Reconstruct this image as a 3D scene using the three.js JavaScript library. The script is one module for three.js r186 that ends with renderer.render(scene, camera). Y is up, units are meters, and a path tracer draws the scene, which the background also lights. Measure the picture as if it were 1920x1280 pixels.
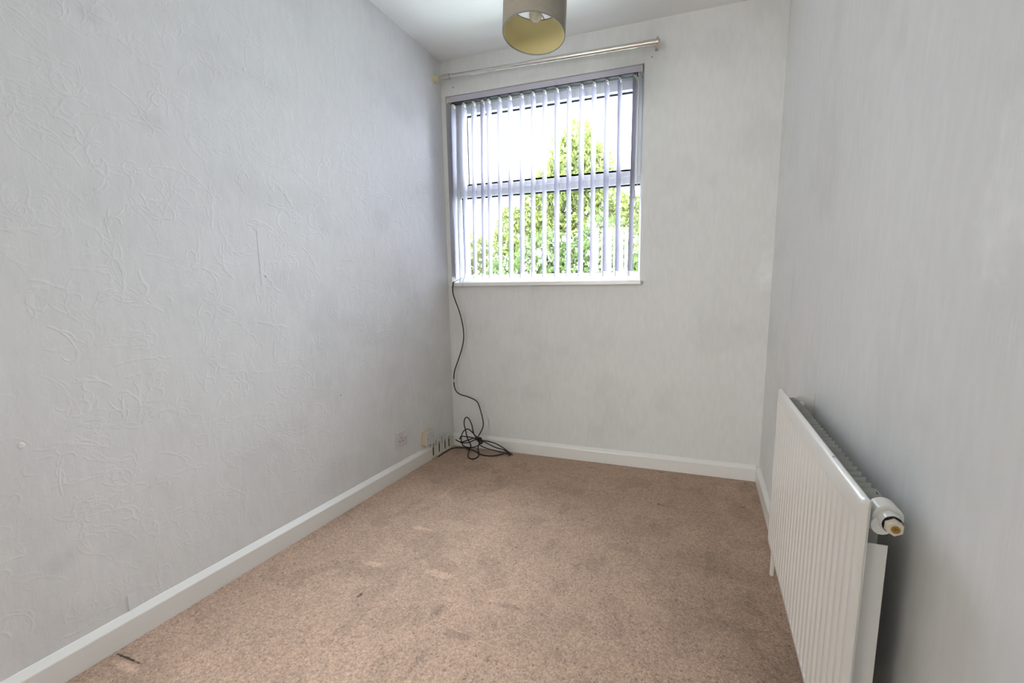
import * as THREE from 'three';
import { RoundedBoxGeometry } from 'three/addons/geometries/RoundedBoxGeometry.js';
import { RectAreaLightUniformsLib } from 'three/addons/lights/RectAreaLightUniformsLib.js';
import { mergeGeometries } from 'three/addons/utils/BufferGeometryUtils.js';

// ---------------------------------------------------------------- camera, sky, exposure
const scene = new THREE.Scene();
const camera = new THREE.PerspectiveCamera(2 * Math.atan(640 / 829.54) * 180 / Math.PI, 1.5, 0.05, 200);
camera.position.set(1.5776, 1.0134, 2.5273);
camera.rotation.order = 'YXZ';
camera.rotation.set(-8.33 * Math.PI / 180, 18.99 * Math.PI / 180, -0.24 * Math.PI / 180);
camera.setViewOffset(1920, 1280, -75.2, -31.7, 1920, 1280);      // the photograph's optical centre lies right of and below the middle
camera.updateProjectionMatrix();

scene.background = new THREE.Color().setRGB(0.93, 0.975, 1.0);     // even overcast sky
scene.backgroundIntensity = 1.0;

const renderer = new THREE.WebGLRenderer({ antialias: true });
renderer.toneMapping = THREE.LinearToneMapping;
renderer.toneMappingExposure = 9.0;
renderer.shadowMap.enabled = true;

// soft light of the bedroom window, plus an added fill lamp behind the camera
RectAreaLightUniformsLib.init();
function areaLight(w, h, from, to, intensity, tint) { const l = new THREE.RectAreaLight(new THREE.Color().setRGB(...tint), intensity, w, h); l.position.set(...from); l.lookAt(...to); l.name = 'window_and_fill_light'; scene.add(l); }
areaLight(2.0, 1.3, [0.95, 2.02, -0.55], [0.75, 1.5, 1], 2.45, [0.83, 0.955, 1.12]);
areaLight(0.96, 1.16, [-0.1, 1.5, 4.56], [0.5, 1.3, 0], 1.1, [1.0, 0.97, 0.92]);  // added fill to brighten the back wall, set in a made-up hall window

// ---------------------------------------------------------------- helpers
const W = 1.893, H = 2.4, D = 2.95;                                // room: width, height, depth
function rng(seed) { let s = seed >>> 0; return () => { s = (s + 0x6D2B79F5) | 0; let t = Math.imul(s ^ (s >>> 15), 1 | s); t = (t + Math.imul(t ^ (t >>> 7), 61 | t)) ^ t; return ((t ^ (t >>> 14)) >>> 0) / 4294967296; }; }
function hash(x, y, s) { let h = Math.imul(x, 374761393) ^ Math.imul(y, 668265263) ^ Math.imul(s, 2246822519); h = Math.imul(h ^ (h >>> 13), 1274126177); return ((h ^ (h >>> 16)) >>> 0) / 4294967296; }
function vnoise(x, y, s) {
  const xi = Math.floor(x), yi = Math.floor(y), fx = x - xi, fy = y - yi, u = fx * fx * (3 - 2 * fx), v = fy * fy * (3 - 2 * fy);
  const a = hash(xi, yi, s), b = hash(xi + 1, yi, s), c = hash(xi, yi + 1, s), d = hash(xi + 1, yi + 1, s);
  return a + (b - a) * u + (c - a) * v + (a - b - c + d) * u * v;
}
const fbm = (x, y, s, n = 4) => { let t = 0, a = 0.5, q = 0; for (let i = 0; i < n; i++) { t += a * vnoise(x, y, s + i); q += a; a *= 0.5; x *= 2.03; y *= 2.03; } return t / q; };
const clamp = (v, a = 0, b = 1) => Math.min(b, Math.max(a, v));
const smooth = (a, b, v) => { const t = clamp((v - a) / (b - a)); return t * t * (3 - 2 * t); };

function texture(w, h, fn, srgb) {
  const d = new Uint8Array(w * h * 4), o = [0, 0, 0];
  for (let y = 0; y < h; y++) for (let x = 0; x < w; x++) {
    fn(x, y, o); const i = (y * w + x) * 4;
    d[i] = clamp(o[0]) * 255; d[i + 1] = clamp(o[1]) * 255; d[i + 2] = clamp(o[2]) * 255; d[i + 3] = 255;
  }
  const t = new THREE.DataTexture(d, w, h);
  t.wrapS = t.wrapT = THREE.RepeatWrapping; t.magFilter = THREE.LinearFilter; t.minFilter = THREE.LinearMipmapLinearFilter; t.generateMipmaps = true;
  if (srgb) t.colorSpace = THREE.SRGBColorSpace;
  t.needsUpdate = true; return t;
}
const taken = {};
function numbered(n) { const k = taken[n] = (taken[n] ?? -1) + 1; return k ? n + '_' + String(k).padStart(3, '0') : n; }
function shadows(o) { o.castShadow = true; o.receiveShadow = true; return o; }
function clean(g) { const r = g.index ? g.toNonIndexed() : g; for (const k of Object.keys(r.attributes)) if (!['position', 'normal', 'uv'].includes(k)) r.deleteAttribute(k); return r; }
const merge = (gs) => (Array.isArray(gs) ? mergeGeometries(gs.map(clean)) : gs);
function mesh(name, gs, mat, parent) { const m = shadows(new THREE.Mesh(merge(gs), mat)); m.name = parent ? name : numbered(name); (parent ?? scene).add(m); return m; }
function structure(name, gs, mat, parent) { const m = mesh(name, gs, mat, parent); if (!parent) m.userData = { kind: 'structure' }; return m; }
function thing(name, label, category, pos = [0, 0, 0]) { const g = new THREE.Group(); g.name = numbered(name); g.position.set(...pos); g.userData = { label, category }; scene.add(g); return g; }
const box = (x0, x1, y0, y1, z0, z1) => new THREE.BoxGeometry(x1 - x0, y1 - y0, z1 - z0).translate((x0 + x1) / 2, (y0 + y1) / 2, (z0 + z1) / 2);
const rbox = (x0, x1, y0, y1, z0, z1, r = 0.002, seg = 2) => new RoundedBoxGeometry(x1 - x0, y1 - y0, z1 - z0, seg, r).translate((x0 + x1) / 2, (y0 + y1) / 2, (z0 + z1) / 2);
const V = (a) => new THREE.Vector3(...a);
function cyl(a, b, r0, r1 = r0, seg = 20) {
  const p = V(a), q = V(b), l = p.distanceTo(q), g = new THREE.CylinderGeometry(r1, r0, l, seg);
  g.applyQuaternion(new THREE.Quaternion().setFromUnitVectors(new THREE.Vector3(0, 1, 0), q.clone().sub(p).normalize()));
  return g.translate((p.x + q.x) / 2, (p.y + q.y) / 2, (p.z + q.z) / 2);
}
function tube(pts, r, n = 0, rad = 8) { const c = new THREE.CatmullRomCurve3(pts.map(V), false, 'centripetal'); return new THREE.TubeGeometry(c, n || pts.length * 8, r, rad, false); }
function uvMetres(g) {                                              // texture coordinates in metres, from the side each face looks to
  const r = clean(g), p = r.attributes.position, n = r.attributes.normal, uv = new Float32Array(p.count * 2);
  for (let i = 0; i < p.count; i++) {
    const ax = Math.abs(n.getX(i)), ay = Math.abs(n.getY(i)), az = Math.abs(n.getZ(i));
    if (ax >= ay && ax >= az) { uv[2 * i] = p.getZ(i); uv[2 * i + 1] = p.getY(i); }
    else if (ay >= az) { uv[2 * i] = p.getX(i); uv[2 * i + 1] = p.getZ(i); }
    else { uv[2 * i] = p.getX(i); uv[2 * i + 1] = p.getY(i); }
  }
  r.setAttribute('uv', new THREE.BufferAttribute(uv, 2)); return r;
}
const std = (c, rough = 0.6, more = {}) => new THREE.MeshStandardMaterial({ color: c, roughness: rough, ...more });
const phys = (c, rough, more = {}) => new THREE.MeshPhysicalMaterial({ color: c, roughness: rough, ...more });

// ---------------------------------------------------------------- surface textures
// embossed wallpaper: scrolling fronds raised on a faintly ribbed paper, one tile of 1.06 m
const EMB = 1024, EMBM = 1.06;
const emboss = (() => {
  const f = new Float32Array(EMB * EMB), r = rng(7);
  const dab = (x, y, s, h) => {
    const R = Math.ceil(s * 2.6);
    for (let j = -R; j <= R; j++) for (let i = -R; i <= R; i++) {
      const px = ((Math.round(x) + i) % EMB + EMB) % EMB, py = ((Math.round(y) + j) % EMB + EMB) % EMB;
      const d2 = ((Math.round(x) + i - x) ** 2 + (Math.round(y) + j - y) ** 2) / (s * s), v = h * Math.exp(-d2);
      if (v > f[py * EMB + px]) f[py * EMB + px] = v;
    }
  };
  const stroke = (x, y, a, len, bend, s, h) => { const n = Math.ceil(len / 1.2); for (let i = 0; i < n; i++) { const t = i / n; dab(x, y, s * (0.45 + 0.75 * Math.sin(Math.PI * Math.min(1, t * 0.9 + 0.1))), h); a += bend / n; x += Math.cos(a) * 1.2; y += Math.sin(a) * 1.2; } return [x, y, a]; };
  for (let k = 0; k < 210; k++) {
    let x = r() * EMB, y = r() * EMB, a = Math.PI / 2 + (r() - 0.5) * 4.4; const turn = (r() - 0.5) * 4.6, segs = 2 + Math.floor(r() * 3), h = 0.3 + 0.45 * r(), w = 2 + 1.3 * r();
    for (let i = 0; i < segs; i++) {
      [x, y, a] = stroke(x, y, a, 24, turn / segs, w, h);
      for (const s of [-1, 1]) if (r() < 0.7) stroke(x, y, a + s * (0.4 + 0.5 * r()), 24 + 34 * r(), -s * (0.6 + 1.3 * r()), w, h * (0.6 + 0.4 * r()));
    }
    stroke(x, y, a, 40, turn < 0 ? -3 : 3, w, h);
  }
  return texture(EMB, EMB, (x, y, o) => { const v = 0.14 + 0.6 * f[y * EMB + x] + 0.07 * vnoise(x * 0.5, y * 0.045, 3) + 0.09 * vnoise(x * 0.16, y * 0.16, 5); o[0] = o[1] = o[2] = v; });
})();
emboss.repeat.set(1 / EMBM, 1 / EMBM);
// lining paper on the other walls: fine upright streaks
const lining = texture(1024, 1024, (x, y, o) => { const v = 0.45 * vnoise(x * 0.26, y * 0.03, 11) + 0.3 * vnoise(x * 0.09, y * 0.02, 12) + 0.25 * vnoise(x * 0.45, y * 0.3, 13); o[0] = o[1] = o[2] = v; });
lining.repeat.set(1, 1);
const plaster = texture(512, 512, (x, y, o) => { const v = fbm(x * 0.07, y * 0.07, 21, 4); o[0] = o[1] = o[2] = v; });
// paint with faint scuffs and dabs of grime; stains is a list of [u, v, radius, strength] in metres
function paint(base, seed, wide, stains) {
  const n = 1024;
  return texture(n, n, (x, y, o) => {
    const u = x / n * wide, v = y / n * wide; let k = 1 - 0.028 * smooth(0.45, 0.8, fbm(u * 5, v * 5, seed)) - 0.02 * vnoise(u * 90, v * 24, seed + 9);
    for (const [su, sv, sr, st] of stains) { const d = Math.hypot(u - su, v - sv) / sr; if (d < 1.6) k -= st * (1 - smooth(0.2, 1.2, d + 0.9 * (fbm(u * 40, v * 40, seed + 3) - 0.5))); }
    o[0] = base[0] * k; o[1] = base[1] * k; o[2] = base[2] * k;
  }, true);
}
const leftPaint = paint([0.925, 0.925, 0.92], 31, 3, [[1.70, 1.75, 0.03, 0.035], [1.58, 1.52, 0.04, 0.025], [1.93, 0.32, 0.04, 0.03], [1.27, 1.08, 0.004, 0.3], [0.95, 0.55, 0.004, 0.3]]);
const rightPaint = paint([0.92, 0.918, 0.905], 41, 3, [[1.9, 1.14, 0.1, -0.035], [1.86, 1.07, 0.05, -0.03]]);
leftPaint.repeat.set(1 / 3, 1 / 3); rightPaint.repeat.set(1 / 3, 1 / 3);

// carpet: short beige twist pile, trodden patches and a few small marks
const CW = 1344, CH = 2048;
const carpetMarks = [[0.445, 1.004, 0.05, 0.014, 0.13], [0.691, 1.256, 0.07, 0.022, 0.12], [0.427, 1.283, 0.05, 0.016, 0.13], [0.60, 1.22, 0.03, 0.03, 0.05], [0.11, 1.885, 0.05, 0.014, 0.16],
  [0.076, 1.864, 0.062, 0.0035, -0.6], [0.507, 1.44, 0.006, 0.012, -0.38], [0.92, 1.49, 0.06, 0.016, -0.1], [0.80, 1.42, 0.014, 0.06, -0.09], [1.02, 1.33, 0.05, 0.012, -0.09], [0.86, 1.62, 0.012, 0.07, -0.09],
  [0.986, 0.10, 0.04, 0.006, -0.14], [1.406, 0.448, 0.008, 0.007, -0.42], [1.425, 0.455, 0.01, 0.004, -0.2], [1.381, 0.046, 0.018, 0.006, -0.4], [1.82, 0.06, 0.014, 0.005, -0.35], [1.79, 0.35, 0.014, 0.01, -0.16]];
const carpetMap = texture(CW, CH, (x, y, o) => {
  const u = x / CW * W, v = y / CH * D;
  const tuft = vnoise(u * 330, v * 330, 51), fleck = hash(x, y, 52), worm = vnoise(u * 170 + 3 * vnoise(u * 60, v * 60, 55), v * 170, 53);
  let k = 0.78 + 0.2 * tuft + 0.13 * worm + 0.12 * (fleck - 0.5) - (vnoise(u * 210, v * 210, 57) > 0.86 ? 0.17 : 0);
  k *= 0.96 + 0.09 * fbm(u * 7, v * 7, 61, 3) + 0.03 * smooth(0.5, 0.62, fbm(u * 3.1, v * 4.3, 67, 4)) - 0.05 * smooth(0.57, 0.64, fbm(u * 9 + 4, v * 9, 71, 3));
  for (const [mu, mv, ru, rv, s] of carpetMarks) { const d = Math.hypot((u - mu) / ru, (v - mv) / rv) + 0.8 * (fbm(u * 120, v * 120, 77, 2) - 0.5); if (d < 1.2) k += s * (1 - smooth(0.5, 1.2, d)); }
  const warm = 0.5 + 0.5 * (vnoise(u * 240, v * 240, 81) - 0.5);
  o[0] = 0.765 * k; o[1] = (0.635 + 0.03 * warm) * k; o[2] = (0.54 + 0.05 * warm) * k;
}, true);
const carpetBump = texture(1024, 1024, (x, y, o) => { const v = 0.6 * vnoise(x * 0.31, y * 0.31, 91) + 0.4 * hash(x, y, 92); o[0] = o[1] = o[2] = v; });
carpetMap.repeat.set(1 / W, 1 / D);
carpetBump.repeat.set(1, 1);

// ---------------------------------------------------------------- materials
const M = {
  wallLeft: std(0xffffff, 0.62, { map: leftPaint, bumpMap: emboss, bumpScale: 0.0013 }),
  wallPlain: std(0xffffff, 0.7, { map: rightPaint, bumpMap: lining, bumpScale: 0.0003 }),
  wallBack: std(0xffffff, 0.75, { map: rightPaint, bumpMap: plaster, bumpScale: 0.0005 }),
  ceiling: std(0xf1f1ee, 0.85, { bumpMap: plaster, bumpScale: 0.0006 }),
  carpet: std(0xffffff, 1, { map: carpetMap, bumpMap: carpetBump, bumpScale: 0.003 }),
  gloss: phys(0xf0eee8, 0.32, { clearcoat: 0.3, clearcoatRoughness: 0.25 }),
  upvc: phys(0xe9ecee, 0.3),
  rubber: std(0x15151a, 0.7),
  glass: phys(0xffffff, 0, { transmission: 1, thickness: 0, ior: 1.45 }),
  rail: phys(0xc6c2cc, 0.4),
  vane: phys(0x928e9c, 0.95, { transmission: 0.09, thickness: 0, side: THREE.DoubleSide }),
  clip: phys(0xe9e6d2, 0.5),
  weight: phys(0xd9d6e0, 0.5),
  chrome: std(0xd2cdc4, 0.2, { metalness: 1 }),
  cream: phys(0xd9cfa2, 0.55),
  ivory: phys(0xe6d9c2, 0.45),
  radiator: phys(0xeeebe4, 0.28, { clearcoat: 0.35, clearcoatRoughness: 0.2 }),
  fin: std(0xc9c8c2, 0.5),
  brass: std(0xb08d52, 0.35, { metalness: 1 }),
  plastic: phys(0xeceae8, 0.35),
  plate: phys(0xdcd8d9, 0.35),
  oldPlastic: phys(0xdcc9a6, 0.5),
  dark: std(0x171513, 0.8),
  red: std(0xb02a20, 0.5),
  steel: std(0xa8a8a6, 0.35, { metalness: 1 }),
  cable: phys(0x12161a, 0.45),
  pipe: phys(0xe7e4d6, 0.4),
  shade: phys(0xa9a294, 0.95, { side: THREE.DoubleSide }),
  lining: phys(0xd6c791, 0.7, { side: THREE.DoubleSide }),
  trimRing: std(0x8d8b8b, 0.6),
  bulb: phys(0xf3f1ec, 0.12, { clearcoat: 0.6, clearcoatRoughness: 0.1 }),
  bark: std(0x4a4034, 0.9),
  leaf: [phys(0x8d9c4e, 0.6, { transmission: 0.35, thickness: 0, side: THREE.DoubleSide }), phys(0x6f8a48, 0.6, { transmission: 0.35, thickness: 0, side: THREE.DoubleSide })],
  petal: phys(0xf4f3ea, 0.7, { transmission: 0.3, thickness: 0, side: THREE.DoubleSide }),
  grass: std(0x6d8646, 0.95),
};

// ---------------------------------------------------------------- the room
structure('floor', uvMetres(box(-0.02, W + 0.02, -0.2, 0, -0.02, D + 0.02)), M.carpet);
structure('ceiling', uvMetres(box(-0.02, W + 0.02, H, H + 0.25, -0.02, D + 0.02)), M.ceiling);
structure('wall_left', uvMetres(box(-0.25, 0, -0.2, H + 0.25, -0.25, D + 0.12)), M.wallLeft);
structure('wall_right', uvMetres(box(W, W + 0.25, -0.2, H + 0.25, -0.25, D + 0.12)), M.wallPlain);
// wall behind the camera; doorway, hall and hall window are added for fill light
const rect = (x0, x1, y0, y1) => [[x0, y0], [x1, y0], [x1, y1], [x0, y1]].map((p) => new THREE.Vector2(...p));
function pierced(name, outer, hole, z0, z1, mat) { const s = new THREE.Shape(rect(...outer)); s.holes.push(new THREE.Path(rect(...hole).reverse())); structure(name, uvMetres(new THREE.ExtrudeGeometry(s, { depth: z1 - z0, bevelEnabled: false }).translate(0, 0, z0)), mat); }
pierced('wall_front', [0, W, -0.2, H + 0.25], [0.1, 0.9, 0, 2.02], D, D + 0.12, M.wallPlain);
pierced('wall_added_hall_end', [-0.8, W, -0.2, H + 0.25], [-0.58, 0.38, 0.92, 2.08], 4.6, 4.85, M.wallPlain);
structure('wall_added_hall_left', uvMetres(box(-1.05, -0.8, -0.2, H + 0.25, D + 0.12, 4.85)), M.wallPlain);
structure('wall_added_hall_right', uvMetres(box(W, W + 0.25, -0.2, H + 0.25, D + 0.12, 4.85)), M.wallPlain);
structure('wall_added_hall_front', uvMetres(box(-0.8, -0.25, -0.2, H + 0.25, D, D + 0.12)), M.wallPlain);
structure('floor_added_hall', uvMetres(box(-0.8, W, -0.2, 0, D + 0.02, 4.6)), M.carpet);
structure('ceiling_added_hall', uvMetres(box(-0.8, W, H, H + 0.25, D + 0.02, 4.6)), M.ceiling);
structure('trim_1', [rbox(0.04, 0.1, 0, 2.08, D - 0.016, D, 0.004), rbox(0.9, 0.96, 0, 2.08, D - 0.016, D, 0.004), rbox(0.1, 0.9, 2.02, 2.08, D - 0.016, D, 0.004)], M.gloss);  // casing around the added doorway
{
  const w = new THREE.Group(); w.name = 'added_window_2'; w.userData = { kind: 'structure' }; scene.add(w);  // added window, out of view, that goes with the fill lamp
  mesh('outer_frame', [rbox(-0.58, -0.53, 0.92, 2.08, 4.7, 4.76), rbox(0.33, 0.38, 0.92, 2.08, 4.7, 4.76), rbox(-0.53, 0.33, 2.03, 2.08, 4.7, 4.76), rbox(-0.53, 0.33, 0.92, 0.97, 4.7, 4.76)], M.upvc, w);
  mesh('pane', box(-0.53, 0.33, 0.97, 2.03, 4.728, 4.732), M.glass, w);
}
const WX0 = 0.028, WX1 = 1.225, WY0 = 1.062, WY1 = 2.2;              // window opening in the back wall
{
  const s = new THREE.Shape([[0, -0.2], [W, -0.2], [W, H + 0.25], [0, H + 0.25]].map((p) => new THREE.Vector2(...p)));
  s.holes.push(new THREE.Path([[WX0, WY0], [WX0, WY1], [WX1, WY1], [WX1, WY0]].map((p) => new THREE.Vector2(...p))));
  structure('wall_back', uvMetres(new THREE.ExtrudeGeometry(s, { depth: 0.25, bevelEnabled: false }).translate(0, 0, -0.25)), M.wallBack);
}
// wallpaper seams lifting a little, and two filled nail holes, on the left wall
{
  const wl = scene.getObjectByName('wall_left'), paper = std(0xedece8, 0.7);
  for (const [y, z, r] of [[1.802, 1.276, 0.005], [0.649, 1.962, 0.0065], [1.30, 1.115, 0.003]]) mesh('filled_nail_hole', new THREE.SphereGeometry(r, 12, 8).scale(0.35, 1.25, 1).translate(0, y, z), paper, wl);
  // wedge whose raised side looks away from the window
  const flap = (y0, y1, z, out) => { const sh = new THREE.Shape([[0, 0], [0, out], [-0.022, 0]].map((p) => new THREE.Vector2(...p))); return uvMetres(new THREE.ExtrudeGeometry(sh, { depth: y1 - y0, bevelEnabled: false }).applyMatrix4(new THREE.Matrix4().set(0, 1, 0, 0.0002, 0, 0, 1, y0, 1, 0, 0, z, 0, 0, 0, 1))); };
  mesh('lifted_paper_edge', flap(0.088, 0.135, 1.81, 0.0028), M.wallLeft, wl);
  mesh('lifted_paper_edge', flap(1.05, 1.26, 1.29, 0.0005), M.wallLeft, wl);
}
// skirting boards: upright face with a sloping top
const skirt = (len) => { const s = new THREE.Shape([[0, 0], [0.0175, 0], [0.0175, 0.066], [0.0165, 0.069], [0.003, 0.0855], [0.001, 0.0865], [0, 0.0865]].map((p) => new THREE.Vector2(...p))); return new THREE.ExtrudeGeometry(s, { depth: len, bevelEnabled: false, steps: 1 }); };
structure('baseboard_left', uvMetres(skirt(D - 0.29).translate(0, 0, 0.29)), M.gloss);
structure('baseboard_back', uvMetres(skirt(W - 0.0165).rotateY(Math.PI / 2).scale(1, 1, -1).translate(0, 0, 0)), M.gloss);
structure('baseboard_right', uvMetres(skirt(D).scale(-1, 1, 1).translate(W, 0, 0)), M.gloss);
for (const n of ['baseboard_back', 'baseboard_right']) {            // mirrored profiles: turn the faces outward again
  const m = scene.getObjectByName(n), p = m.geometry.attributes;
  for (const a of Object.values(p)) { const s = a.itemSize, d = a.array; for (let i = 0; i < a.count; i += 3) for (let k = 0; k < s; k++) { const t = d[(i + 1) * s + k]; d[(i + 1) * s + k] = d[(i + 2) * s + k]; d[(i + 2) * s + k] = t; } }
  m.geometry.computeVertexNormals();
}

// ---------------------------------------------------------------- window with inner sill
{
  const w = new THREE.Group(); w.name = 'window_1'; w.userData = { kind: 'structure' }; scene.add(w);
  const ZF = -0.1, ring = (x0, x1, y0, y1, a, b, c, d, z0, z1, r = 0.004) => [rbox(x0, x0 + a, y0, y1, z0, z1, r), rbox(x1 - b, x1, y0, y1, z0, z1, r), rbox(x0 + a, x1 - b, y1 - c, y1, z0, z1, r), rbox(x0 + a, x1 - b, y0, y0 + d, z0, z1, r)];
  const sy = 1.0855;
  mesh('outer_frame', ring(WX0, WX1, sy, WY1, 0.024, 0.024, 0.034, 0.05, ZF - 0.065, ZF), M.upvc, w);
  mesh('transom', rbox(WX0 + 0.024, WX1 - 0.024, 1.628, 1.675, ZF - 0.06, ZF - 0.002, 0.003), M.upvc, w);
  const sash = mesh('opening_sash', ring(WX0 + 0.02, WX1 - 0.02, 1.665, WY1 - 0.03, 0.056, 0.04, 0.05, 0.03, ZF - 0.05, ZF + 0.01), M.upvc, w);
  // sloping glazing bead along the foot of the sash
  const bs = new THREE.Shape([[0, 0], [0.008, 0], [-0.03, 0.02], [-0.03, 0]].map((p) => new THREE.Vector2(...p)));
  mesh('glazing_bead', new THREE.ExtrudeGeometry(bs, { depth: WX1 - WX0 - 0.136, bevelEnabled: false }).rotateY(-Math.PI / 2).scale(-1, 1, 1).translate(WX0 + 0.076, 1.695, ZF), M.upvc, sash);
  const gask = (x0, x1, y0, y1, z) => [box(x0, x0 + 0.006, y0, y1, z, z + 0.006), box(x1 - 0.006, x1, y0, y1, z, z + 0.006), box(x0, x1, y1 - 0.01, y1, z, z + 0.008), box(x0, x1, y0, y0 + 0.005, z, z + 0.006)];
  const up = [WX0 + 0.075, WX1 - 0.059, 1.694, WY1 - 0.079], lo = [WX0 + 0.022, WX1 - 0.022, 1.134, 1.629];
  const pu = mesh('upper_pane', box(up[0], up[1], up[2], up[3], ZF - 0.032, ZF - 0.028), M.glass, w), pl = mesh('lower_pane', box(lo[0], lo[1], lo[2], lo[3], ZF - 0.032, ZF - 0.028), M.glass, w);
  mesh('gasket', gask(...up, ZF - 0.027), M.rubber, pu); mesh('gasket', gask(...lo, ZF - 0.027), M.rubber, pl);
  mesh('window_sill', [rbox(0.026, 1.237, 1.0615, 1.0855, 0.0005, 0.034, 0.004, 3), box(WX0 + 0.0005, WX1 - 0.0005, 1.0625, 1.0855, ZF - 0.06, 0.002)], M.gloss, w);
}

// ---------------------------------------------------------------- vertical blind
{
  const b = thing('vertical_blind', 'vertical window blind with pale lilac fabric slats turned open', 'blind', [0, 0, 0]);
  const ZC = -0.03;
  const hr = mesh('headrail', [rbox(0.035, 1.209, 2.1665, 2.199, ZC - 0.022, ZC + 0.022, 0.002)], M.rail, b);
  mesh('rail_shade_strip', box(0.06, 1.19, 2.1625, 2.167, ZC - 0.019, ZC + 0.0205), M.rubber, hr).userData.label = 'dark strip in place of the shadow under the headrail';  // shadow line below the rail, put in as a dark strip
  mesh('end_cap', [rbox(1.208, 1.2135, 2.163, 2.2, ZC - 0.023, ZC + 0.023, 0.002), box(1.19, 1.196, 2.155, 2.165, ZC + 0.004, ZC + 0.012)], M.clip, hr);
  mesh('end_cap', rbox(0.031, 0.036, 2.163, 2.2, ZC - 0.023, ZC + 0.023, 0.002), M.clip, hr);
  const near = [0.0739, 0.1441, 0.2089, 0.2702, 0.3101, 0.3805, 0.447, 0.5213, 0.592, 0.6611, 0.7331, 0.8049, 0.8763, 0.9464, 1.0164, 1.0879, 1.1675];
  const foot = [0.062, 0.1278, 0.1905, 0.2523, 0.2989, 0.3665, 0.4376, 0.5094, 0.5805, 0.6529, 0.727, 0.8008, 0.8719, 0.9422, 1.0168, 1.0881, 1.1597];
  const Y1 = 2.147, Y0 = 1.108, r = rng(5);
  near.forEach((x, i) => {
    const t = i / 16, a1 = 0.17 - 0.3 * t + (r() - 0.5) * 0.06, a0 = a1 + 0.16 - 0.2 * t + (r() - 0.5) * 0.06, dx = foot[i] - x, crown = 0.004;
    const g = new THREE.PlaneGeometry(0.089, Y1 - Y0, 8, 14), p = g.attributes.position;
    for (let k = 0; k < p.count; k++) {
      const s = p.getX(k), h = (p.getY(k) / (Y1 - Y0)) + 0.5, a = a0 + (a1 - a0) * h, c = crown * (1 - (s / 0.0445) ** 2) * (0.7 + 0.3 * Math.sin(h * 5 + i));
      let y = Y0 + h * (Y1 - Y0); if (h > 0.999 && Math.abs(s) > 0.03) y -= 0.012;                       // clipped top corners
      // s runs from the room (+) to the glass (-); the top hangs from the rail's middle
      p.setXYZ(k, x + dx * (1 - h) + Math.sin(a) * (s - 0.0445) + Math.cos(a) * c, y, ZC + Math.cos(a) * s - Math.sin(a) * c);
    }
    g.computeVertexNormals();
    const v = mesh('vane', g, M.vane, b), cx = x - Math.sin(a1) * 0.0445, fx = foot[i] - Math.sin(a0) * 0.0445;
    mesh('hanger', [rbox(cx - 0.005, cx + 0.006, 2.14, 2.158, ZC - 0.014, ZC + 0.014, 0.002), cyl([cx, 2.15, ZC], [cx, 2.168, ZC], 0.003)], M.clip, v);
    mesh('bottom_weight', new RoundedBoxGeometry(0.0045, 0.03, 0.086, 2, 0.002).rotateY(a0).translate(fx + 0.002, Y0 + 0.015, ZC), M.weight, v);
  });
  mesh('pull_cord', tube([[1.183, 2.165, -0.012], [1.1835, 1.9, -0.014], [1.1832, 1.7, -0.016], [1.184, 1.592, -0.018]], 0.0016, 24, 6), M.weight, b);
  const tg = new THREE.LatheGeometry([[0.001, 0.066], [0.003, 0.064], [0.0038, 0.05], [0.006, 0.02], [0.0065, 0.004], [0.005, 0], [0.0001, 0]].map((p) => new THREE.Vector2(...p)), 14).translate(1.184, 1.528, -0.018);
  mesh('cord_toggle', tg, M.weight, b);
  const beads = []; for (let i = 0; i < 150; i++) beads.push(new THREE.SphereGeometry(0.0022, 6, 5).translate(1.196, 2.16 - i * 0.0052, -0.024));
  mesh('control_chain', beads, M.clip, b);
  mesh('linking_cord', [tube([[0.128, 1.118, 0.012], [0.127, 1.1, 0.03], [0.1265, 1.085, 0.0365], [0.126, 1.06, 0.0385]], 0.0014, 16, 6), new THREE.SphereGeometry(0.0045, 10, 8).translate(0.126, 1.057, 0.0385)], M.weight, b);
}

// ---------------------------------------------------------------- curtain pole above the window
{
  const L = [0.03, 2.2755, 0.07], R = [1.312, 2.2545, 0.07], at = (t) => [L[0] + (R[0] - L[0]) * t, L[1] + (R[1] - L[1]) * t, 0.07];
  const p = thing('curtain_pole', 'bare chrome curtain pole fixed above the window', 'curtain pole');
  mesh('rod', cyl(at(0.0), at(0.97), 0.0115, 0.0115, 24), M.chrome, p);
  mesh('outer_tube', cyl(at(0.45), at(0.985), 0.0135, 0.0135, 24), M.chrome, p);
  mesh('collar', cyl(at(0.03), at(0.06), 0.0145, 0.0145, 24), M.chrome, p);
  mesh('collar', cyl(at(0.935), at(0.985), 0.0155, 0.0155, 24), M.chrome, p);
  const cap = mesh('end_cap', [cyl([0.001, 2.2758, 0.07], [0.012, 2.2758, 0.07], 0.021, 0.02, 24), cyl([0.012, 2.2758, 0.07], [0.034, 2.2753, 0.07], 0.016, 0.014, 24)], M.cream, p);
  cap.userData.label = 'yellowed cream end socket on the side wall';
  mesh('finial', [cyl(at(0.985), at(0.992), 0.022, 0.022, 24), cyl(at(0.992), at(0.999), 0.018, 0.008, 24)], M.chrome, p);
  const br = mesh('bracket', [cyl([1.284, 2.2558, 0.07], [1.284, 2.2558, 0.006], 0.006, 0.006, 14), cyl([1.284, 2.2558, 0.006], [1.284, 2.2558, 0.0005], 0.011, 0.012, 24)], M.chrome, p);
  mesh('bracket_screw', cyl([1.284, 2.249, 0.0085], [1.284, 2.249, 0.0055], 0.0025, 0.0025, 10), M.steel, br);
  for (const [x, y] of [[1.262, 2.222], [0.085, 2.245]]) mesh('spare_screw', cyl([x, y, 0.0035], [x, y, -0.004], 0.004, 0.003, 10), M.steel, p);
}

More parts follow.
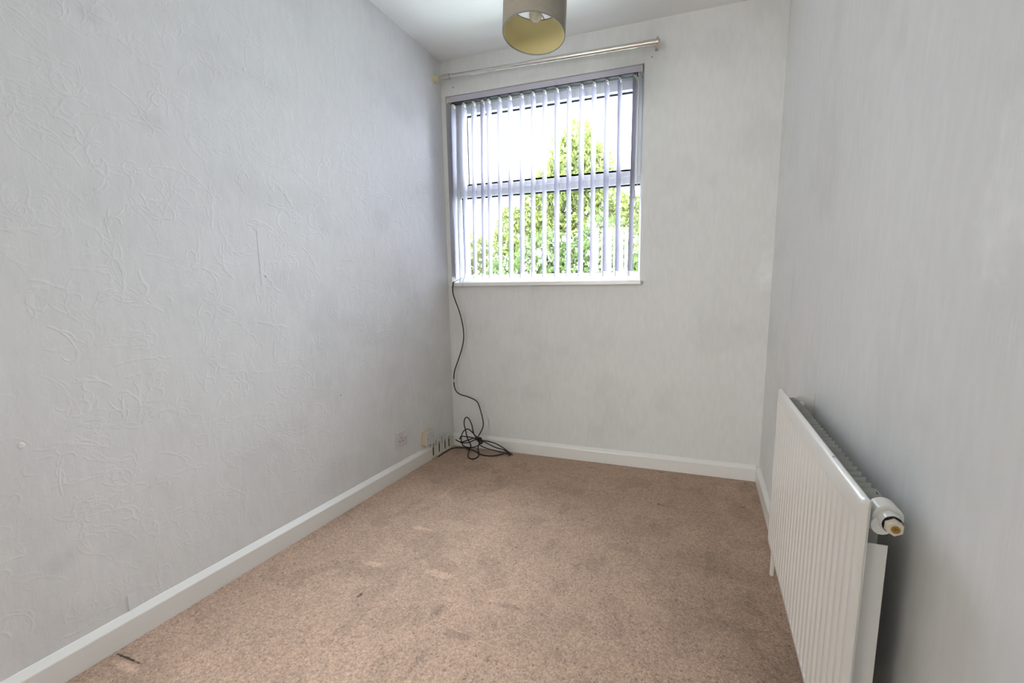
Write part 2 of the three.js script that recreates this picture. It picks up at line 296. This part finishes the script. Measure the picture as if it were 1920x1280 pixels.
// ---------------------------------------------------------------- ceiling pendant with drum shade
{
  const cx = 0.945, cz = 0.86, y0 = 1.945, R = 0.113, SH = 0.135;
  const l = thing('pendant_lamp', 'ceiling pendant with ribbed grey drum shade and yellow lining', 'lamp', [cx, y0, cz]);
  const shadeG = new THREE.Group(); const tilt = -7 * Math.PI / 180;
  const lean = (g) => g.applyMatrix4(new THREE.Matrix4().makeTranslation(0, SH, 0).multiply(new THREE.Matrix4().makeRotationX(tilt)).multiply(new THREE.Matrix4().makeTranslation(0, -SH, 0)));
  const prof = []; const n = 25; for (let i = 0; i <= n * 5; i++) { const t = i / (n * 5); prof.push(new THREE.Vector2(R + 0.002 * Math.abs(Math.sin(t * n * Math.PI)) + 0.0004, 0.004 + t * (SH - 0.008))); }
  const sh = mesh('shade', lean(new THREE.LatheGeometry(prof, 72)), M.shade, l);
  mesh('shade_lining', lean(new THREE.LatheGeometry([new THREE.Vector2(R - 0.0012, 0.001), new THREE.Vector2(R - 0.0012, SH - 0.001)], 72)), M.lining, sh);
  mesh('lining_seam', lean(new THREE.LatheGeometry([new THREE.Vector2(R - 0.0024, 0.002), new THREE.Vector2(R - 0.0024, SH - 0.002)], 3, Math.PI * 0.86, 0.11)), M.lining, sh);
  for (const y of [0.002, SH - 0.002]) mesh('rim', lean(new THREE.TorusGeometry(R, 0.0024, 8, 72).rotateX(Math.PI / 2).translate(0, y, 0)), M.trimRing, sh);
  const spokes = [new THREE.TorusGeometry(0.021, 0.0022, 8, 24).rotateX(Math.PI / 2).translate(0, SH - 0.02, 0)];
  for (let k = 0; k < 3; k++) { const a = k * 2.094 + 0.5; spokes.push(cyl([Math.cos(a) * 0.021, SH - 0.02, Math.sin(a) * 0.021], [Math.cos(a) * (R - 0.002), SH - 0.004, Math.sin(a) * (R - 0.002)], 0.0018, 0.0018, 8)); }
  mesh('spider_ring', spokes.map(lean), M.trimRing, sh);
  mesh('lamp_holder', [cyl([0, SH - 0.018, 0], [0, SH - 0.002, 0], 0.018, 0.018, 24), cyl([0, SH - 0.002, 0], [0, SH + 0.03, 0], 0.016, 0.006, 24)], M.plastic, l);
  const bp = [[0.0001, 0], [0.012, 0.002], [0.022, 0.009], [0.029, 0.021], [0.03, 0.032], [0.026, 0.046], [0.018, 0.061], [0.0135, 0.073], [0.013, 0.09]].map(([r, y]) => new THREE.Vector2(r * 0.8, y * 0.85 + SH - 0.083));
  mesh('bulb', new THREE.LatheGeometry(bp, 32), M.bulb, l);
  mesh('flex', cyl([0, SH + 0.02, 0], [0, H - y0 - 0.02, 0], 0.0032, 0.0032, 10), M.plastic, l);
  mesh('ceiling_rose', [cyl([0, H - y0 - 0.024, 0], [0, H - y0 - 0.012, 0], 0.016, 0.036, 28), cyl([0, H - y0 - 0.012, 0], [0, H - y0, 0], 0.04, 0.04, 28)], M.plastic, l);
}

// ---------------------------------------------------------------- radiator on the right wall
{
  const XF = W - 0.088, Z1 = 1.009, Z2 = 1.812, YB = 0.206, YT = 0.717, PT = 0.012;
  const rd = thing('radiator', 'white fluted panel radiator on the wall opposite the sockets', 'radiator', [0, 0, 0]);
  // pressed front: upright channels sunk between a plain top and bottom edge
  const NF = 24, NS = 10, cols = NF * NS, ys = [], depth = 0.0055, pitch = (Z2 - Z1 - 0.03) / NF;
  for (const y of [YB, YB + 0.004, YB + 0.012, YB + 0.0172, YB + 0.018, YB + 0.0184, YB + 0.019, YB + 0.0196, YB + 0.021, YB + 0.03]) ys.push(y);
  for (let i = 1; i < 8; i++) ys.push(YB + 0.03 + (YT - 0.05 - YB - 0.03) * i / 8);
  for (const y of [YT - 0.05, YT - 0.042, YT - 0.036, YT - 0.0355, YT - 0.02, YT - 0.008, YT - 0.003, YT]) ys.push(y);
  const us = [0, 0.003, 0.008, 0.0145]; for (let i = 0; i <= cols; i++) us.push(0.015 + (Z2 - Z1 - 0.03) * i / cols); us.push(Z2 - Z1 - 0.0145, Z2 - Z1 - 0.008, Z2 - Z1 - 0.003, Z2 - Z1);
  const pos = [], idx = [], L = Z2 - Z1;
  const edge = (d, r) => (d < r ? r - Math.sqrt(Math.max(0, r * r - (r - d) ** 2)) : 0);
  for (const y of ys) for (const u of us) {
    const k = (u - 0.015) / pitch, f = k - Math.floor(k), inX = k > 0 && k < NF, prof = inX ? smooth(0.2, 0.42, f) * (1 - smooth(0.58, 0.8, f)) : 0;
    const vert = smooth(YB + 0.0179, YB + 0.0191, y) * (1 - smooth(YT - 0.044, YT - 0.036, y));
    const rim = Math.min(0.0088, edge(y - YB, 0.007) + edge(YT - y, 0.0085) + edge(u, 0.0085) + edge(L - u, 0.0085));
    pos.push(XF + depth * prof * vert + rim, y, Z1 + u);
  }
  const nu = us.length; for (let j = 0; j < ys.length - 1; j++) for (let i = 0; i < nu - 1; i++) { const a = j * nu + i; idx.push(a, a + 1, a + nu, a + 1, a + nu + 1, a + nu); }
  const g = new THREE.BufferGeometry(); g.setAttribute('position', new THREE.Float32BufferAttribute(pos, 3)); g.setAttribute('uv', new THREE.Float32BufferAttribute(new Float32Array(pos.length / 3 * 2), 2)); g.setIndex(idx); g.computeVertexNormals();
  mesh('front_panel', g, M.radiator, rd);
  mesh('panel_back', rbox(XF + 0.0082, XF + PT, YB + 0.001, YT - 0.001, Z1 + 0.001, Z2 - 0.001, 0.003), M.radiator, rd);
  // convector fins: zigzag sheet behind the panel
  const zz = [], nz = 56; for (let i = 0; i <= nz; i++) { const z = Z1 + 0.06 + (L - 0.12) * i / nz; zz.push([i % 2 ? XF + PT + 0.001 : XF + PT + 0.032, z]); }
  const fp = [], fi = []; for (const [x, z] of zz) { fp.push(x, YB + 0.03, z, x, YT - 0.014, z); } for (let i = 0; i < nz; i++) { const a = i * 2; fi.push(a, a + 1, a + 2, a + 1, a + 3, a + 2); }
  const fg = new THREE.BufferGeometry(); fg.setAttribute('position', new THREE.Float32BufferAttribute(fp, 3)); fg.setAttribute('uv', new THREE.Float32BufferAttribute(new Float32Array(fp.length / 3 * 2), 2)); fg.setIndex(fi);
  const fing = fg.toNonIndexed(); fing.computeVertexNormals();
  const fm = M.fin.clone(); fm.side = THREE.DoubleSide;
  mesh('convector_fins', fing, fm, rd);
  mesh('side_panel', rbox(XF + PT, XF + 0.044, YB + 0.01, YT - 0.075, Z2 - 0.022, Z2 - 0.02, 0.0008), M.radiator, rd);
  mesh('side_panel', rbox(XF + PT, XF + 0.044, YB + 0.01, YT - 0.075, Z1 + 0.02, Z1 + 0.022, 0.0008), M.radiator, rd);
  // headers and fittings
  for (const [z, y] of [[Z2 - 0.03, YT - 0.04], [Z1 + 0.03, YT - 0.04], [Z1 + 0.03, YB + 0.04], [Z2 - 0.03, YB + 0.04]]) mesh('header_tee', [cyl([XF + PT, y, z], [XF + 0.03, y, z], 0.015, 0.015, 20), cyl([XF + 0.03, y, z - 0.02], [XF + 0.03, y, z + 0.02], 0.014, 0.014, 20)], M.radiator, rd);
  const py = YT - 0.028, px = XF + 0.037;
  const plug = mesh('vent_plug', [cyl([px, py, Z2 - 0.04], [px, py, Z2 - 0.012], 0.0195, 0.0195, 28), cyl([px, py - 0.001, Z2 - 0.012], [px, py - 0.002, Z2 + 0.004], 0.015, 0.0145, 8)], M.radiator, rd);
  mesh('plug_gasket', cyl([px, py - 0.0017, Z2 + 0.0035], [px, py - 0.002, Z2 + 0.0065], 0.0128, 0.0128, 20), M.dark, plug);
  mesh('vent_screw', [cyl([px, py - 0.002, Z2 + 0.0065], [px, py - 0.003, Z2 + 0.016], 0.0118, 0.0108, 6)], M.ivory, plug).userData.label = 'ivory hexagonal vent nut';
  mesh('bleed_pin', [cyl([px, py - 0.003, Z2 + 0.016], [px, py - 0.003, Z2 + 0.0175], 0.0055, 0.0055, 12), box(px - 0.0015, px + 0.0015, py - 0.0045, py - 0.0015, Z2 + 0.0175, Z2 + 0.0195)], M.brass, plug);
  for (const [z, yd] of [[Z1 + 0.065, 0], [Z2 - 0.2, 0.07]]) {                        // wall brackets, the far one with a round hole
    const s = new THREE.Shape(); s.moveTo(0, 0); s.lineTo(0.056, 0); s.lineTo(0.056, 0.075); s.lineTo(0.02, 0.075); s.absarc(0.02, 0.055, 0.02, Math.PI / 2, Math.PI, false); s.lineTo(0, 0);
    const hole = new THREE.Path(); hole.absarc(0.022, 0.052, 0.0085, 0, Math.PI * 2, true); s.holes.push(hole);
    mesh('wall_bracket', [new THREE.ExtrudeGeometry(s, { depth: 0.003, bevelEnabled: false }).translate(XF + 0.032, YT - 0.083 - yd, z), box(W - 0.0025, W - 0.0003, YT - 0.3, YT + 0.005 - yd, z - 0.012, z + 0.012)], M.radiator, rd);
  }
  // tail valves, with pipes down to the carpet; the far pipe runs on a little before it drops
  for (const [z, dz] of [[Z1 - 0.02, -0.115], [Z2 - 0.07, 0]]) {
    const x = XF + 0.03, v = mesh('valve', [cyl([x, YB + 0.035, z], [x, YB + 0.062, z], 0.011, 0.012, 16), cyl([x, YB + 0.0, z], [x, YB + 0.035, z], 0.009, 0.009, 16)], M.radiator, rd);
    const run = dz ? [[x, YB + 0.005, z], [x, YB - 0.015, z - 0.006], [x + 0.006, YB - 0.022, z - 0.03], [x + 0.011, YB - 0.022, z + dz + 0.025], [x + 0.013, YB - 0.03, z + dz + 0.004], [x + 0.013, YB - 0.055, z + dz], [x + 0.013, 0.1, z + dz], [x + 0.013, -0.002, z + dz]] : [[x, YB + 0.005, z], [x, 0.1, z], [x, -0.002, z]];
    mesh('supply_pipe', tube(run, 0.0076, 60, 14), M.pipe, v);
  }
  mesh('panel_chip', new THREE.CylinderGeometry(0.004, 0.004, 0.0006, 12).translate(XF + 0.0075, YT - 0.0002, Z1 + 0.62), M.fin, rd);
}

// ---------------------------------------------------------------- sockets on the left wall
{
  const s = thing('wall_socket', 'white single switched wall socket with three pin slots', 'socket', [0, 0.173, 0.55]);
  mesh('face_plate', rbox(0.0005, 0.0095, 0, 0.087, -0.043, 0.043, 0.0025, 3), M.plate, s);
  mesh('back_box', rbox(0.0003, 0.006, 0.0015, 0.0855, -0.0415, 0.0415, 0.001), M.oldPlastic, s);
  // the wall is seen with the far end (towards the window) on the right, so right in the picture is minus z
  const sw = mesh('rocker_switch', rbox(0.008, 0.0135, 0.046, 0.07, -0.03, -0.02, 0.0015), M.plastic, s);
  mesh('switch_mark', rbox(0.0132, 0.0138, 0.047, 0.0505, -0.0285, -0.0215, 0.0002), M.red, sw);
  for (const [y, z, h, w] of [[0.05, 0.005, 0.009, 0.0045], [0.031, 0.018, 0.0045, 0.007], [0.031, -0.007, 0.0045, 0.007]]) mesh('pin_slot', box(0.0094, 0.0097, y - h / 2, y + h / 2, z - w / 2, z + w / 2), M.dark, s);
  for (const z of [-0.03, 0.03]) mesh('plate_screw', cyl([0.009, 0.036, z], [0.0102, 0.036, z], 0.003, 0.003, 12), M.steel, s);
  const b = thing('blank_plate', 'white blank cover plate on a deep yellowed box near the corner', 'socket', [0, 0.108, 0.316]);
  mesh('back_box', rbox(0.0005, 0.027, 0, 0.083, -0.041, 0.041, 0.002), M.oldPlastic, b).userData.label = 'yellowed plastic mounting box';
  mesh('face_plate', rbox(0.027, 0.034, -0.001, 0.084, -0.042, 0.042, 0.002), M.plate, b);
  for (const z of [-0.03, 0.03]) mesh('plate_screw', cyl([0.0335, 0.041, z], [0.0347, 0.041, z], 0.0034, 0.0034, 12), M.steel, b);
}
// four slotted hoops that take the place of the skirting by the corner
{
  const p = thing('pipe_guard', 'short white skirting piece of four slotted upright hoops by the corner', 'pipe guard', [0, 0, 0]);
  mesh('slot_shade_board', [box(0.0005, 0.004, 0, 0.062, 0.017, 0.2885)], M.dark, p).userData.label = 'dark board standing for the shade inside the slots';  // shade of the narrow slots put into the board colour
  mesh('rail', [rbox(0.004, 0.0075, 0, 0.066, 0.2815, 0.2885, 0.001), rbox(0.004, 0.0075, 0, 0.066, 0.2175, 0.2415, 0.001), rbox(0.004, 0.0075, 0, 0.066, 0.15, 0.1745, 0.001), rbox(0.004, 0.0075, 0, 0.064, 0.102, 0.109, 0.001), rbox(0.004, 0.0075, 0, 0.064, 0.017, 0.063, 0.001)], M.pipe, p);
  for (const [z, w, h] of [[0.261, 0.042, 0.106], [0.196, 0.044, 0.101], [0.1295, 0.042, 0.099], [0.0825, 0.04, 0.096]]) {
    const s = new THREE.Shape(), r = w / 2; s.moveTo(-r, 0); s.lineTo(r, 0); s.lineTo(r, h - r); s.absarc(0, h - r, r, 0, Math.PI, false); s.lineTo(-r, 0);
    const q = new THREE.Path(), k = 0.0105; q.moveTo(-k, 0.008); q.lineTo(-k, h - r - 0.004); q.absarc(0, h - r - 0.004, k, Math.PI, 0, true); q.lineTo(k, 0.008); q.lineTo(-k, 0.008); s.holes.push(q);
    mesh('hoop', new THREE.ExtrudeGeometry(s, { depth: 0.0025, bevelEnabled: true, bevelSize: 0.0025, bevelThickness: 0.0025, bevelSegments: 3, curveSegments: 10 }).rotateY(Math.PI / 2).translate(0.0085, 0.0025, z), M.pipe, p);
  }
}

// ---------------------------------------------------------------- black cable from the window to the floor
{
  const c = thing('black_cable', 'thin black cable hanging from the window sill into a floor tangle', 'cable');
  const R = 0.0036, run = [[0.062, 1.118, -0.06], [0.0615, 1.1, -0.01], [0.06, 1.0905, 0.02], [0.0592, 1.088, 0.034], [0.058, 1.075, 0.0395], [0.0555, 1.024, 0.04], [0.07, 0.975, 0.04], [0.093, 0.916, 0.04], [0.112, 0.85, 0.04], [0.123, 0.78, 0.04], [0.122, 0.73, 0.04], [0.111, 0.677, 0.04], [0.09, 0.62, 0.04], [0.069, 0.571, 0.04], [0.046, 0.512, 0.04], [0.039, 0.46, 0.04], [0.042, 0.409, 0.04], [0.057, 0.378, 0.04], [0.085, 0.362, 0.041], [0.15, 0.349, 0.045], [0.211, 0.324, 0.05], [0.242, 0.264, 0.06], [0.265, 0.195, 0.075], [0.263, 0.165, 0.08], [0.242, 0.12, 0.09], [0.232, 0.1, 0.1]];
  mesh('hanging_cable', tube(run, R, 240), M.cable, c);
  mesh('tape_mark', tube([[0.0395, 0.462, 0.04], [0.0392, 0.45, 0.04], [0.0395, 0.44, 0.04]], R + 0.0004, 8), M.weight, c).userData.label = 'pale band on the black cable';
  const Z = 0.1, loops = [
    [[0.225, 0.104, Z], [0.211, 0.127, 0.105], [0.202, 0.194, 0.115], [0.186, 0.228, 0.118], [0.173, 0.237, 0.12], [0.158, 0.226, 0.118], [0.149, 0.189, 0.115], [0.155, 0.148, 0.11], [0.162, 0.107, 0.108], [0.173, 0.074, 0.105], [0.182, 0.053, 0.1], [0.184, 0.035, 0.1], [0.176, 0.012, 0.108], [0.198, 0.0038, 0.164], [0.23, 0.0038, 0.205], [0.261, 0.0038, 0.212], [0.271, 0.0038, 0.178], [0.25, 0.006, 0.115], [0.236, 0.031, 0.1], [0.243, 0.062, 0.098], [0.253, 0.095, 0.1]],
    [[0.24, 0.096, 0.094], [0.214, 0.112, 0.092], [0.188, 0.134, 0.09], [0.158, 0.148, 0.088], [0.127, 0.131, 0.086], [0.11, 0.101, 0.085], [0.106, 0.076, 0.086], [0.112, 0.052, 0.09], [0.13, 0.037, 0.1], [0.172, 0.034, 0.112], [0.227, 0.046, 0.112], [0.25, 0.06, 0.106]],
    [[0.106, 0.08, 0.105], [0.118, 0.1, 0.106], [0.156, 0.104, 0.108], [0.208, 0.1, 0.108], [0.24, 0.093, 0.104], [0.264, 0.088, 0.1], [0.344, 0.078, 0.093], [0.404, 0.05, 0.085], [0.444, 0.022, 0.08], [0.47, 0.006, 0.08]],
    [[0.066, 0.067, 0.088], [0.099, 0.059, 0.096], [0.121, 0.061, 0.098], [0.164, 0.078, 0.098], [0.214, 0.096, 0.094], [0.245, 0.09, 0.09], [0.264, 0.079, 0.088], [0.305, 0.064, 0.088], [0.354, 0.048, 0.09], [0.418, 0.035, 0.088], [0.463, 0.008, 0.086]],
    [[0.112, 0.06, 0.108], [0.152, 0.064, 0.116], [0.189, 0.074, 0.116], [0.222, 0.09, 0.108], [0.248, 0.083, 0.104], [0.252, 0.058, 0.104], [0.295, 0.039, 0.1], [0.363, 0.028, 0.097], [0.438, 0.014, 0.09], [0.458, 0.0055, 0.093]],
    [[0.14, 0.0038, 0.075], [0.175, 0.012, 0.09], [0.229, 0.008, 0.105], [0.25, 0.0038, 0.118], [0.312, 0.0038, 0.136], [0.353, 0.0038, 0.126], [0.391, 0.009, 0.105], [0.43, 0.022, 0.094], [0.455, 0.012, 0.09]],
    [[0.15, 0.0038, 0.05], [0.12, 0.0038, 0.052], [0.085, 0.0038, 0.055], [0.052, 0.0038, 0.066], [0.034, 0.0038, 0.09], [0.0315, 0.0038, 0.15], [0.0315, 0.0038, 0.2], [0.034, 0.0038, 0.247]],
  ];
  for (const l of loops) mesh('coil_loop', tube(l, R, l.length * 10), M.cable, c);
  const ties = []; for (let k = 0; k < 4; k++) ties.push(new THREE.TorusGeometry(0.013 - 0.001 * (k % 2), R, 8, 20).rotateY(1.1).rotateZ(0.25 * k - 0.3).translate(0.246 + 0.004 * k, 0.092 - 0.005 * k, 0.1));
  ties.push(tube([[0.236, 0.1, 0.1], [0.25, 0.106, 0.105], [0.262, 0.1, 0.1], [0.252, 0.088, 0.108], [0.24, 0.09, 0.1]], R, 24));
  mesh('cable_knot', ties, M.cable, c);
}

// ---------------------------------------------------------------- outside: lawn, a tree and blossoming bushes
{
  const lawn = mesh('lawn', new THREE.BoxGeometry(60, 0.1, 60).translate(0, -0.3, -30.3), M.grass); lawn.userData = { kind: 'structure' };
  const sprig = (() => {                                            // three small folded leaves
    const p = []; for (const a of [-0.9, 0, 0.9]) { const d = (l, w, h) => { const x = Math.sin(a) * l + Math.cos(a) * w, y = Math.cos(a) * l - Math.sin(a) * w; return [x, y, h]; }; const A = d(0.006, 0, 0), B = d(0.03, 0.017, 0.008), C = d(0.062, 0, -0.004), E2 = d(0.03, -0.017, 0.008); p.push(...A, ...B, ...C, ...A, ...C, ...E2); }
    const g = new THREE.BufferGeometry(); g.setAttribute('position', new THREE.Float32BufferAttribute(p, 3)); g.computeVertexNormals(); return g;
  })();
  const flower = (() => {                                           // a head of five open blossoms
    const gs = []; for (const [x, y, r] of [[0, 0, 0.016], [0.024, 0.008, 0.014], [-0.02, 0.014, 0.014], [0.006, 0.028, 0.013], [-0.008, -0.022, 0.013]]) gs.push(new THREE.ConeGeometry(r, 0.007, 6, 1, true).rotateX(-Math.PI / 2).translate(x, y, 0.004));
    const g = mergeGeometries(gs.map(clean)); g.deleteAttribute('uv'); return g;
  })();
  const q = new THREE.Quaternion(), e = new THREE.Euler(), m4 = new THREE.Matrix4(), v = new THREE.Vector3(), sc = new THREE.Vector3();
  function tree(name, label, root, clumps, leaves, blossoms, seed, kind) {
    const r = rng(seed), t = thing(name, label, name.split('_')[1], root), tr = [], top = [0, clumps[0][1] * 0.72 - root[1], 0];
    mesh('trunk', tube([[0, 0, 0], [0.06, 0.5, 0.03], [-0.03, 1.1, 0], top], 0.08, 24, 10), M.bark, t);
    for (const [x, y, z, rx, ry] of clumps) { const b = [x - root[0], y - root[1], z - root[2]]; tr.push(tube([[0, Math.min(0.8, b[1] * 0.4), 0], [b[0] * 0.45, b[1] * 0.6, b[2] * 0.4], b, [b[0] + rx * 0.3, b[1] + ry * 0.6, b[2]]], 0.02, 16, 6)); for (let k = 0; k < 5; k++) tr.push(tube([[b[0], b[1] - ry * 0.3, b[2]], [b[0] + (r() - 0.5) * rx, b[1] + (r() - 0.3) * ry, b[2] + (r() - 0.5) * 0.5], [b[0] + (r() - 0.5) * 1.9 * rx, b[1] + (r() - 0.1) * ry * 0.95, b[2] + (r() - 0.5)]], 0.008, 10, 5)); }
    mesh('branches', tr, M.bark, t);
    const vol = clumps.map((c) => c[3] * c[4]), sum = vol.reduce((a, b) => a + b, 0);
    const fill = (geo, mat, n, out, size, nm) => {
      const im = shadows(new THREE.InstancedMesh(geo, mat, n)); im.name = nm; im.userData = { kind: 'stuff' };
      for (let i = 0; i < n; i++) {
        let k = 0, a = r() * sum; while (a > vol[k] && k < vol.length - 1) a -= vol[k++];
        const [x, y, z, rx, ry, rz] = clumps[k]; let d; do { v.set(r() * 2 - 1, r() * 2 - 1, r() * 2 - 1); d = v.length(); } while (d > 1 || d < out * r());
        v.multiplyScalar(0.86 + 0.28 * vnoise(v.x * 4 + k * 7, v.y * 4 + v.z * 3, seed));
        e.set(r() * 6.3, r() * 6.3, r() * 6.3); q.setFromEuler(e); const s = size * (0.7 + 0.6 * r()); sc.set(s, s, s);
        m4.compose(new THREE.Vector3(x + v.x * rx - root[0], Math.max(0.02, y + v.y * ry - root[1]), z + v.z * rz - root[2]), q, sc); im.setMatrixAt(i, m4);
      }
      t.add(im); return im;
    };
    fill(sprig, M.leaf[kind], leaves, 0.75, 1.35, 'foliage');
    if (blossoms) fill(flower, M.petal, blossoms, 0.97, 1.1, 'blossom');
  }
  // clumps: x, y, z, radius x, radius y, radius z
  tree('garden_tree', 'tall yellow-green leafy tree rising above the window transom', [-0.75, -0.25, -5.6], [[-0.75, 2.75, -5.4, 0.55, 1.1, 0.6], [-1.25, 2.45, -5.5, 0.5, 0.8, 0.6], [-0.3, 2.75, -5.3, 0.33, 0.95, 0.5], [-0.85, 1.7, -5.3, 0.95, 0.9, 0.7], [-1.6, 1.7, -5.4, 0.5, 0.9, 0.6], [-0.6, 0.7, -5.3, 1.0, 0.8, 0.7], [0.3, 2.1, -5.2, 0.45, 0.6, 0.5], [-0.65, 3.3, -5.4, 0.4, 0.65, 0.5], [-1.9, 2.0, -5.6, 0.45, 0.7, 0.5]], 17000, 1500, 101, 0);
  tree('garden_bush', 'low green bush thick with white blossom in front of the tall tree', [-0.5, -0.25, -4.2], [[-0.75, 1.35, -4.3, 0.75, 0.62, 0.5], [0.05, 1.4, -4.2, 0.5, 0.75, 0.5], [-1.4, 1.15, -4.4, 0.6, 0.55, 0.5], [0.45, 1.05, -4.2, 0.5, 0.75, 0.5], [-0.4, 0.5, -4.3, 1.2, 0.6, 0.5]], 9000, 3600, 202, 1);
  tree('garden_bush', 'pale leafy bush showing low behind the bunched slats of the blind', [-3.4, -0.25, -6.2], [[-3.3, 1.5, -6.2, 0.9, 0.8, 0.6], [-4.4, 1.4, -6.3, 0.8, 1.0, 0.6], [-2.6, 1.1, -6.1, 0.6, 0.8, 0.5]], 6000, 1500, 303, 0);
  tree('garden_bush', 'leafy bush growing past the cord side of the blind', [1.9, -0.25, -5.0], [[1.7, 1.2, -5.0, 0.8, 0.9, 0.6], [2.7, 1.3, -5.1, 0.8, 1.0, 0.6]], 5000, 900, 404, 1);
}
renderer.render(scene, camera);
